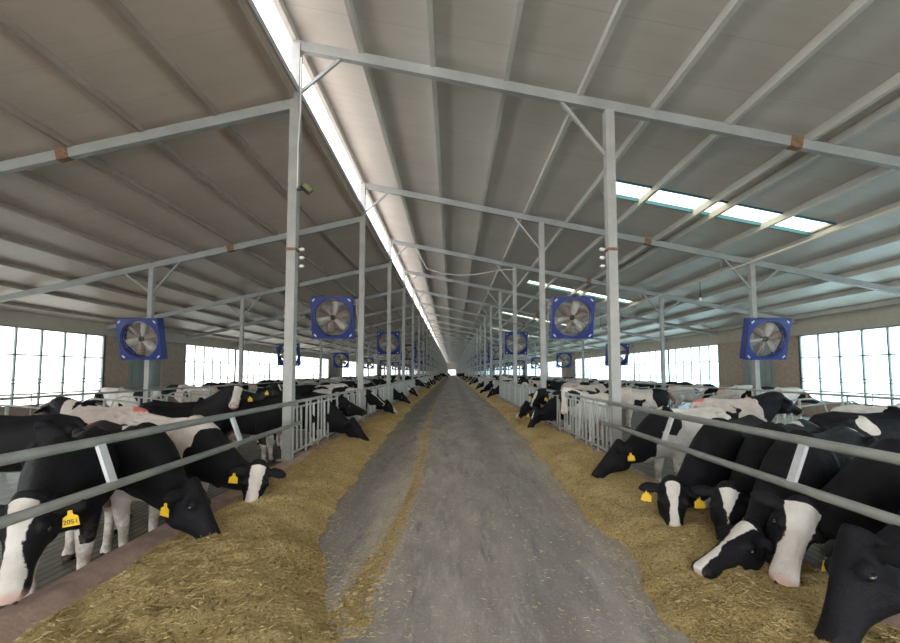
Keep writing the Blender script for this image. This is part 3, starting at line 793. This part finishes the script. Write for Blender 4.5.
hero('pinkish-white cow with a red rump mark behind the right feeding cows', (7.6, 9.6, 1.2), (7.95, 9.65, .95), (1, .02), WHT + [(-.1, -.2, 1.1, .12, 0), (.7, -.2, 1.2, .1, 0), (1.2, 0, 1.1, .2, 0)], (.05, .04, .05), 1.25, feeding=False, red=True, pinkish=.35)
hero('long black cow standing broadside in the right alley behind the feeding heads', (7.5, 6.4, 1.15), (7.85, 6.4, .9), (1, .05), BLK + [(-.2, -.25, 1.3, .12, 1)], (.0, -.02, -.02), 1.25, feeding=False)
hero('black cow pushed through the right headlocks, muzzle deep in feed', (2.36, 11.9, .68), (2.16, 11.62, .26), (-.9, -.35), BLK, (.0, .02, -.02), 1.5, face=(-.5, -.7, .5), tags=(1,), voxel=.022, tag_dir=(0, -1, 0))
hero('black cow with a white cheek eating just before the second right post', (2.42, 13.9, .72), (2.12, 13.7, .28), (-.93, -.3), BLK + [(1.0, .1, .8, .1, 1)], (-.02, -.02, .04), 1.5, voxel=.022)
hero('black cow with a white star looking over the right headlocks', (2.62, 12.85, 1.14), (2.40, 12.50, .82), (-.9, -.3), BLK, (.03, .04, .02), 1.35, face=(-.4, -.7, .6), tags=(1, -1), voxel=.022, tag_dir=(0, -1, 0))
hero('pale cow with black ears and eye patches behind the first right headlocks', (2.90, 10.75, 1.26), (2.84, 10.60, .85), (-.75, -.65), WHT, (.07, .05, .10), 1.4, face=(-.3, -.8, .5), voxel=.022, pinkish=.15)

# --- shared kinds for the cows farther off
KINDS = []
def kind(nm, poll, muz, seeds, blaze, feeding, desc, **kw):
    me, fr = make_cow_mesh('body', poll, muz, seeds, blaze, voxel=.034, **kw); KINDS.append((me, fr, feeding, desc))
kind('a', (1.42, .05, .98), (1.76, .1, .56), BLK, (.05, .02, .03), True, 'mostly black')
kind('b', (1.42, -.05, .98), (1.72, -.12, .54), rnd_seeds(random.Random(11), .55), (.06, .05, .06), True, 'black and white patched')
kind('c', (1.35, .1, 1.30), (1.72, .16, .98), rnd_seeds(random.Random(5), .4), (.07, .04, .06), True, 'patched, head-up')
kind('d', (1.28, 0, 1.42), (1.66, .05, 1.16), BLK, (.04, .03, .02), False, 'black')
kind('e', (1.28, .1, 1.38), (1.64, .2, 1.10), rnd_seeds(random.Random(21), .75), (.06, .05, .06), False, 'mostly white', pinkish=.3)
kind('f', (1.28, -.1, 1.38), (1.62, -.2, 1.08), rnd_seeds(random.Random(33), .5), (.06, .05, .06), False, 'black and white patched')
kind('g', (1.30, 0, 1.35), (1.66, .0, 1.02), WHT + [(.3, .3, 1.1, .05, 0), (.3, -.3, 1.1, .05, 0), (1.1, 0, 1.2, .2, 0)], (.06, .05, .06), False, 'pale pinkish', red=True, pinkish=.4)
used = {}
protos = {}
def far_cow(ki, x, y, ang, label, group):
    me, fr, feeding, desc = KINDS[ki]
    if ki not in protos:
        root = empty('dairy_cow', (x, y, FL), ang); b = bpy.data.objects.new('body', me); C.objects.link(b); b.parent = root
        add_face_parts(root, fr, (1, -1) if ki in (1, 3, 5) else (1,), detail=False); protos[ki] = root; snap(root)
    else:
        root = copy_tree(protos[ki]); root.location = (x, y, FL); root.rotation_euler = (0, 0, ang)
    tag(root, label, 'cow', group)
rs = random.Random(4)
cnt = {}
for s, nm in ((-1, 'left'), (1, 'right')):
    dirx = 0 if s < 0 else PI
    ys = {-1: [20.6, 22.2, 26.6, 31.5, 33.8, 39.5], 1: [20.4, 25.6, 28.4, 30.7, 36.5, 41.0]}[s]
    if s == 1: ys = [25.9, 28.9, 31.3, 38.2, 44.6]
    if s == -1: ys = [20.9, 27.2, 33.3, 39.5, 45.2]
    for i, y in enumerate(ys):
        ki = [0, 1, 2][(i + (s > 0)) % 3]; k = int((y - F(1)) // 6) + 1
        FEEDERS.append((s, y))
        far_cow(ki, s * 3.85, y, dirx + rs.uniform(-.1, .1), f'{KINDS[ki][3]} cow at the {nm} headlocks past the {ORD[k]} inner post', f'cows at the {nm} headlocks farther down')
    y = 50
    while y < 175:
        far_cow(rs.choice([0, 1, 2]), s * 3.85, y, dirx + rs.uniform(-.15, .15), f'tiny far-off cow feeding along the {nm} kerb beyond the eighth inner post', f'tiny cows feeding far down the {nm} side')
        y += rs.uniform(1.5, 5.5)
    # standing in the alley behind the fence
    y = 16.5 if s < 0 else 15
    while y < 95:
        ki = rs.choice([3, 4, 5, 6, 3]); a = rs.choice([dirx, dirx + PI, dirx + PI / 2 + .3, dirx + .6]) + rs.uniform(-.2, .2)
        k = int((y - F(1)) // 6) + 1
        lab = f'{KINDS[ki][3]} cow loose in the {nm} alley level with the {ORD[k]} inner post' if k <= 8 else f'tiny far-off cow standing in the {nm} alley beyond the eighth inner post'
        if k <= 8:
            cnt[lab] = cnt.get(lab, 0) + 1
            if cnt[lab] > 1: y += .7; continue
        far_cow(ki, s * rs.uniform(6.0, 7.0), y, a, lab, f'cows standing in the {nm} alley')
        y += rs.uniform(2.7, 4.2) if y < 55 else rs.uniform(3, 8)
    # standing in the stalls
    y = 14.6
    while y < 100:
        ki = rs.choice([3, 4, 5, 6, 3, 5, 6]); k = int((y - F(1)) // 6) + 1
        far_cow(ki, s * rs.uniform(10.9, 11.2), y, (PI if s < 0 else 0) + rs.uniform(-.05, .05), f'half-hidden cow standing in the {nm} stall row between the pipe dividers', f'cows in the {nm} stall row')
        y += 1.2 * rs.choice([1, 1, 2, 2, 3]) if y < 60 else rs.uniform(2, 6)
# cows crossing the alley in front of the far door
for i, (x, y, a) in enumerate(((-2.6, 101, .1), (-1.3, 104, 3.0), (2.0, 98, .2))):
    far_cow([0, 5, 3][i], x, y, a, ['left', 'middle', 'right'][i] + 'most tiny cow crossing the alley before the bright far doorway' if i != 1 else 'middle tiny cow crossing the alley before the bright far doorway', 'cows crossing before the far doorway')
    C.objects[-1] if False else None
for o in C.objects:
    if o.get('group') == 'cows crossing before the far doorway': o.location.z = 0
for k in range(1, K1):
    for s in (-1, 1): headlocks(s, k, [y for (ss, y) in FEEDERS if ss == s])

# ------------------------------------------------------------------ feed
def fb(x, y, s, sc): return mn.fractal((x * sc, y * sc, s * 3.1), .8, 2.1, 4)
HEADS = [(o, ) for o in HERO]
def feed_h(s, a, y):                                    # a = |x|
    if s < 0:
        edge = np.interp(y, [-4, 1.5, 2.6, 3.4, 4.3, 5.5, 8, 12, 20, 60, 140], [.5, .62, .66, .95, 1.42, 1.50, 1.62, 1.75, 1.95, 2.1, 2.2])
        hgt = np.interp(y, [0, 2.5, 4.5, 8, 20, 60], [.30, .30, .22, .17, .13, .08])
        rim = np.interp(y, [0, 2.4, 3.2, 5, 9], [2.45, 2.50, 2.66, 2.75, 2.8])
        pk = np.interp(y, [0, 3, 6], [1.75, 1.85, 2.2])
    else:
        edge = np.interp(y, [-4, 2, 3, 4.2, 6.5, 10, 18, 60, 140], [1.38, 1.42, 1.50, 1.60, 1.70, 1.85, 2.02, 2.15, 2.2])
        hgt = np.interp(y, [0, 2.5, 5, 8, 20, 60], [.20, .20, .17, .16, .12, .08])
        rim = 2.95 if y > 2.9 else 2.76
        pk = 2.15
    edge = edge + .13 * mn.noise((y * 1.1, s * 7.7, 0)) + .07 * mn.noise((y * 3.1, s * 7.7, 3)) + .04 * mn.noise((y * 9, s * 7.7, a * 3))
    if a < edge: return -.03 - .1 * (edge - a)
    if a < pk: t = (a - edge) / (pk - edge); base = hgt * (math.sin(t * PI / 2) ** .9)
    else: t = (a - pk) / (rim - pk); base = hgt + ((.115 if s < 0 else .145) - hgt) * min(1, t) ** 1.3 - max(0, t - 1) * .5
    amp = min(1, (a - edge) / .25)
    return base + (.07 * fb(a, y, s, 1.5) + .035 * fb(a, y, s + 5, 5)) * amp + .012 * mn.noise((a * 22, y * 22, s)) * amp
for s, nm in ((-1, 'left'), (1, 'right')):
    ys = []; y = -2.
    while y < YE - 1: ys.append(y); y += .035 if y < 8 else (.09 if y < 20 else (.4 if y < 60 else 1.5))
    xs = list(np.arange(.40 if s < 0 else 1.15, 2.90, .04)); m1 = MB(); nx = len(xs)
    G = np.zeros((len(ys), nx))
    for i, y in enumerate(ys):
        for j, a in enumerate(xs): G[i, j] = feed_h(s, a, y)
    vs = [(s * a, y, G[i, j]) for i, y in enumerate(ys) for j, a in enumerate(xs)]; fs = []
    for i in range(len(ys) - 1):
        for j in range(nx - 1):
            if max(G[i, j], G[i + 1, j], G[i, j + 1], G[i + 1, j + 1]) < -.02: continue
            q = (i * nx + j, i * nx + j + 1, (i + 1) * nx + j + 1, (i + 1) * nx + j); fs.append(q if s > 0 else q[::-1])
    m1.add(vs, fs); o = m1.build('feed_heap', FEED, sm=True)
    tag(o, f'long heap of chopped yellow-brown feed along the {nm} kerb', 'feed', kind='stuff')
    # loose straws
    R = random.Random(9 + s); m2 = MB(); cntr = 0
    while cntr < 17000:
        y = .8 + 11 * R.random() ** 1.6; a = R.uniform(.6 if s < 0 else 1.3, 2.85); z = feed_h(s, a, y)
        if z < 0:
            if R.random() > (.3 if z > -.05 else .02): continue
            z = 0
        L = R.uniform(.006, .022); t = R.uniform(0, 2 * PI); e = R.uniform(-.35, .35); w = R.uniform(.0010, .0022)
        d = Vector((math.cos(t) * math.cos(e), math.sin(t) * math.cos(e), math.sin(e))); sd = Vector((-math.sin(t), math.cos(t), 0)); up = d.cross(sd)
        c = Vector((s * a, y, z + .006)); vs = []
        for p in (c - d * L, c + d * L): vs += [p + sd * w, p - sd * w, p + up * w * 1.2]
        m2.add(vs, [(0, 1, 4, 3), (1, 2, 5, 4), (2, 0, 3, 5), (0, 2, 1), (3, 4, 5)]); cntr += 1
    o = m2.build('loose_straw', STRAW)
    tag(o, f'loose pale straws strewn over the {nm} feed heap', 'straw', kind='stuff')
# thin trail of spilt feed on the concrete
m1 = MB(); vs = []; fs = []; ys = np.arange(2.9, 26, .04); nx = 25
for i, y in enumerate(ys):
    cx = np.interp(y, [2.9, 3.6, 4.6, 6.0, 9, 16], [-.72, -.70, -.62, -.56, -.62, -.85]) + .05 * mn.noise((y * 1.3, 0, 0)); hw = np.interp(y, [2.9, 4, 6, 16, 26], [.26, .16, .11, .10, .03])
    for j in range(nx):
        q = (j / (nx - 1) - .5) * 2; z = .012 * (1 - q * q) - .009 + .016 * mn.noise((cx * 9 + q * hw * 48, y * 28, 4)) - .02 * (abs(q) > .9)
        vs.append((cx + q * hw, y, z))
    if i:
        for j in range(nx - 1): a = (i - 1) * nx + j; fs.append((a, a + 1, a + nx + 1, a + nx))
m1.add(vs, fs); tag(m1.build('spilt_feed_trail', FEED, sm=True), 'thin trail of spilt feed on the concrete right of the left heap', 'feed', kind='stuff')

R = random.Random(77); m2 = MB()
for i in range(6000):
    y = 2.8 + 10 * R.random() ** 1.4; cx = np.interp(y, [2.9, 3.6, 4.6, 6.0, 9, 16], [-.74, -.72, -.66, -.62, -.66, -.85]) + R.gauss(0, .13)
    if R.random() < .3: cx = R.uniform(-1.7, 1.7)
    L = R.uniform(.006, .02); t = R.uniform(0, 2 * PI); w = R.uniform(.001, .0026); d = Vector((math.cos(t), math.sin(t), 0)); sd = Vector((-d.y, d.x, 0)); c = Vector((cx, y, .002)); vs = []
    for p in (c - d * L, c + d * L): vs += [p + sd * w, p - sd * w, p + UP * w * 1.4]
    m2.add(vs, [(0, 1, 4, 3), (1, 2, 5, 4), (2, 0, 3, 5), (0, 2, 1), (3, 4, 5)])
tag(m2.build('loose_straw', STRAW), 'loose straws scattered over the bare concrete of the feed alley', 'straw', kind='stuff')
# ------------------------------------------------------------------ small fittings
def floodlight(x, y, z):
    o = empty('floodlight', (x, y, z))
    MB().bar((0, 0, 0), (.10, -.02, .0), .03, .03).build('bracket', DARK, o)
    h = MB(); h.box(-.10, .10, -.035, .035, -.085, .085); hd = h.build('lamp_body', DARK, o, bev=.01); hd.location = (.19, -.05, .0); hd.rotation_euler = (math.radians(-35), math.radians(38), math.radians(25))
    g = MB(); g.box(-.082, .082, -.042, -.034, -.068, .068); g.build('lens', LAMPG, hd)
    return o
tag(floodlight(-2.91, F(1) - .06, E + 3.42), 'small black floodlight on the first left inner post under the ridge', 'floodlight')
def insulator(x, y, z, sx):
    o = empty('insulator', (x, y, z)); MB().bar((0, 0, 0), (sx * .06, 0, 0), .015, .015).build('pin', STEEL, o)
    m1 = MB(); m1.tube([(sx * .05, 0, 0), (sx * .07, 0, 0), (sx * .12, 0, 0), (sx * .14, 0, 0)], [.02, .032, .032, .02], 10); m1.build('knob', WHITE, o, True); return o
for i in range(3):
    for sx, x, nm in ((1, -2.917, 'left'), (-1, 2.917, 'right')):
        tag(insulator(x, F(1), E + 2.30 - .16 * i, sx), f'{["top", "middle", "bottom"][i]} one of three small white insulators on the first {nm} inner post', 'insulator', f'white insulators on the first {nm} inner post')
m1 = MB(); m1.tube([(-2.88, F(1) - .10, E + 6.0), (-2.87, F(1) - .11, E + 5), (-2.90, F(1) - .11, E + 4.3), (-2.90, F(1) - .10, E + 3.45)], .012, 6)
tag(m1.build('power_cable', WHITE), 'white power cable running down to the floodlight on the first left post', 'cable')
m1 = MB(); y = F(3) - .1
m1.tube([(-1.75, y, HR(-1.75) - .1), (-1.2, y, 6.65), (-.5, y, 6.42), (.3, y, 6.33), (1.1, y, 6.36), (1.9, y, 6.5), (2.6, y, 6.62), (3, y, 6.6)], .018, 6)
tag(m1.build('power_cable', WHITE), 'slack pale cable sagging beneath the third right roof beam', 'cable')
cz = E + 3.3
m1 = MB(); m1.tube([(9.0, YB, cz), (9.0, YE - .5, cz)], .032, 8)
tag(m1.build('conduit_pipe', mat('pale_conduit', (.70, .66, .55), .5)), 'long pale conduit pipe hanging under the right roof before the outer posts', 'pipe')
for i, y in enumerate((14.9, 25.0, 37.0, 49.0)):
    o = empty('hanging_lamp', (9.0, y, cz - .03))
    MB().tube([(0, 0, 0), (0, 0, -.5)], .012, 6).build('cord', DARK, o)
    MB().tube([(0, 0, -.46), (0, 0, -.52), (0, 0, -.58)], [.03, .04, .035], 10).build('socket', DARK, o)
    MB().ball((0, 0, -.65), (.05, .05, .075)).build('bulb', WHITE, o, True)
    tag(o, f'small bulb lamp hanging from the right conduit pipe, {ORD[i + 1]} from the camera', 'lamp', 'bulb lamps on the right conduit pipe')
# hangers for the conduit
for i, k in enumerate(range(0, K1)):
    m1 = MB(); m1.tube([(9.0, F(k), cz + .03), (9.0, F(k), HR(9) - .09)], .012, 6)
    tag(m1.build('hanger_rod', STEEL), 'thin rod holding the pale conduit under a right roof beam', 'rod', 'conduit hanger rods')

# ------------------------------------------------------------------ light
w = bpy.data.worlds.new('sky'); scene.world = w; w.use_nodes = True; nt = w.node_tree
bg = nt.nodes['Background']; bg.inputs[1].default_value = 2.4
tc = nt.nodes.new('ShaderNodeTexCoord'); sp = nt.nodes.new('ShaderNodeSeparateXYZ'); nt.links.new(tc.outputs['Generated'], sp.inputs[0])
r = nt.nodes.new('ShaderNodeValToRGB'); r.color_ramp.elements[0].position = .0; r.color_ramp.elements[1].position = .8
r.color_ramp.elements[0].color = (.97, .975, .97, 1); r.color_ramp.elements[1].color = (.84, .92, 1, 1)
nt.links.new(sp.outputs[2], r.inputs[0]); nt.links.new(r.outputs[0], bg.inputs[0])
sl = bpy.data.lights.new('sun', 'SUN'); sl.energy = 6.0; sl.angle = math.radians(3); sl.color = (1, .95, .86)
so = bpy.data.objects.new('sun', sl); C.objects.link(so); so.rotation_euler = (math.radians(8), math.radians(46), 0); so.location = (0, 0, 30)

# ------------------------------------------------------------------ camera
cam = bpy.data.cameras.new('camera'); co = bpy.data.objects.new('camera', cam); C.objects.link(co)
cam.sensor_width = 36; cam.lens = 16.6; cam.clip_end = 600; cam.clip_start = .05
pitch = 3.5
co.location = (0, 0, E); co.rotation_euler = (math.radians(90 + pitch), 0, 0)
cam.shift_x = -2 / 900; cam.shift_y = (50.5 - 416 * math.tan(math.radians(pitch))) / 900
scene.camera = co
scene.view_settings.view_transform = 'Standard'; scene.view_settings.look = 'None'; scene.view_settings.gamma = 1
scene.view_settings.exposure = 1.15
scene.cycles.use_denoising = True
scene.cycles.max_bounces = 10; scene.cycles.diffuse_bounces = 7; scene.cycles.transparent_max_bounces = 16
scene.cycles.sample_clamp_indirect = 6
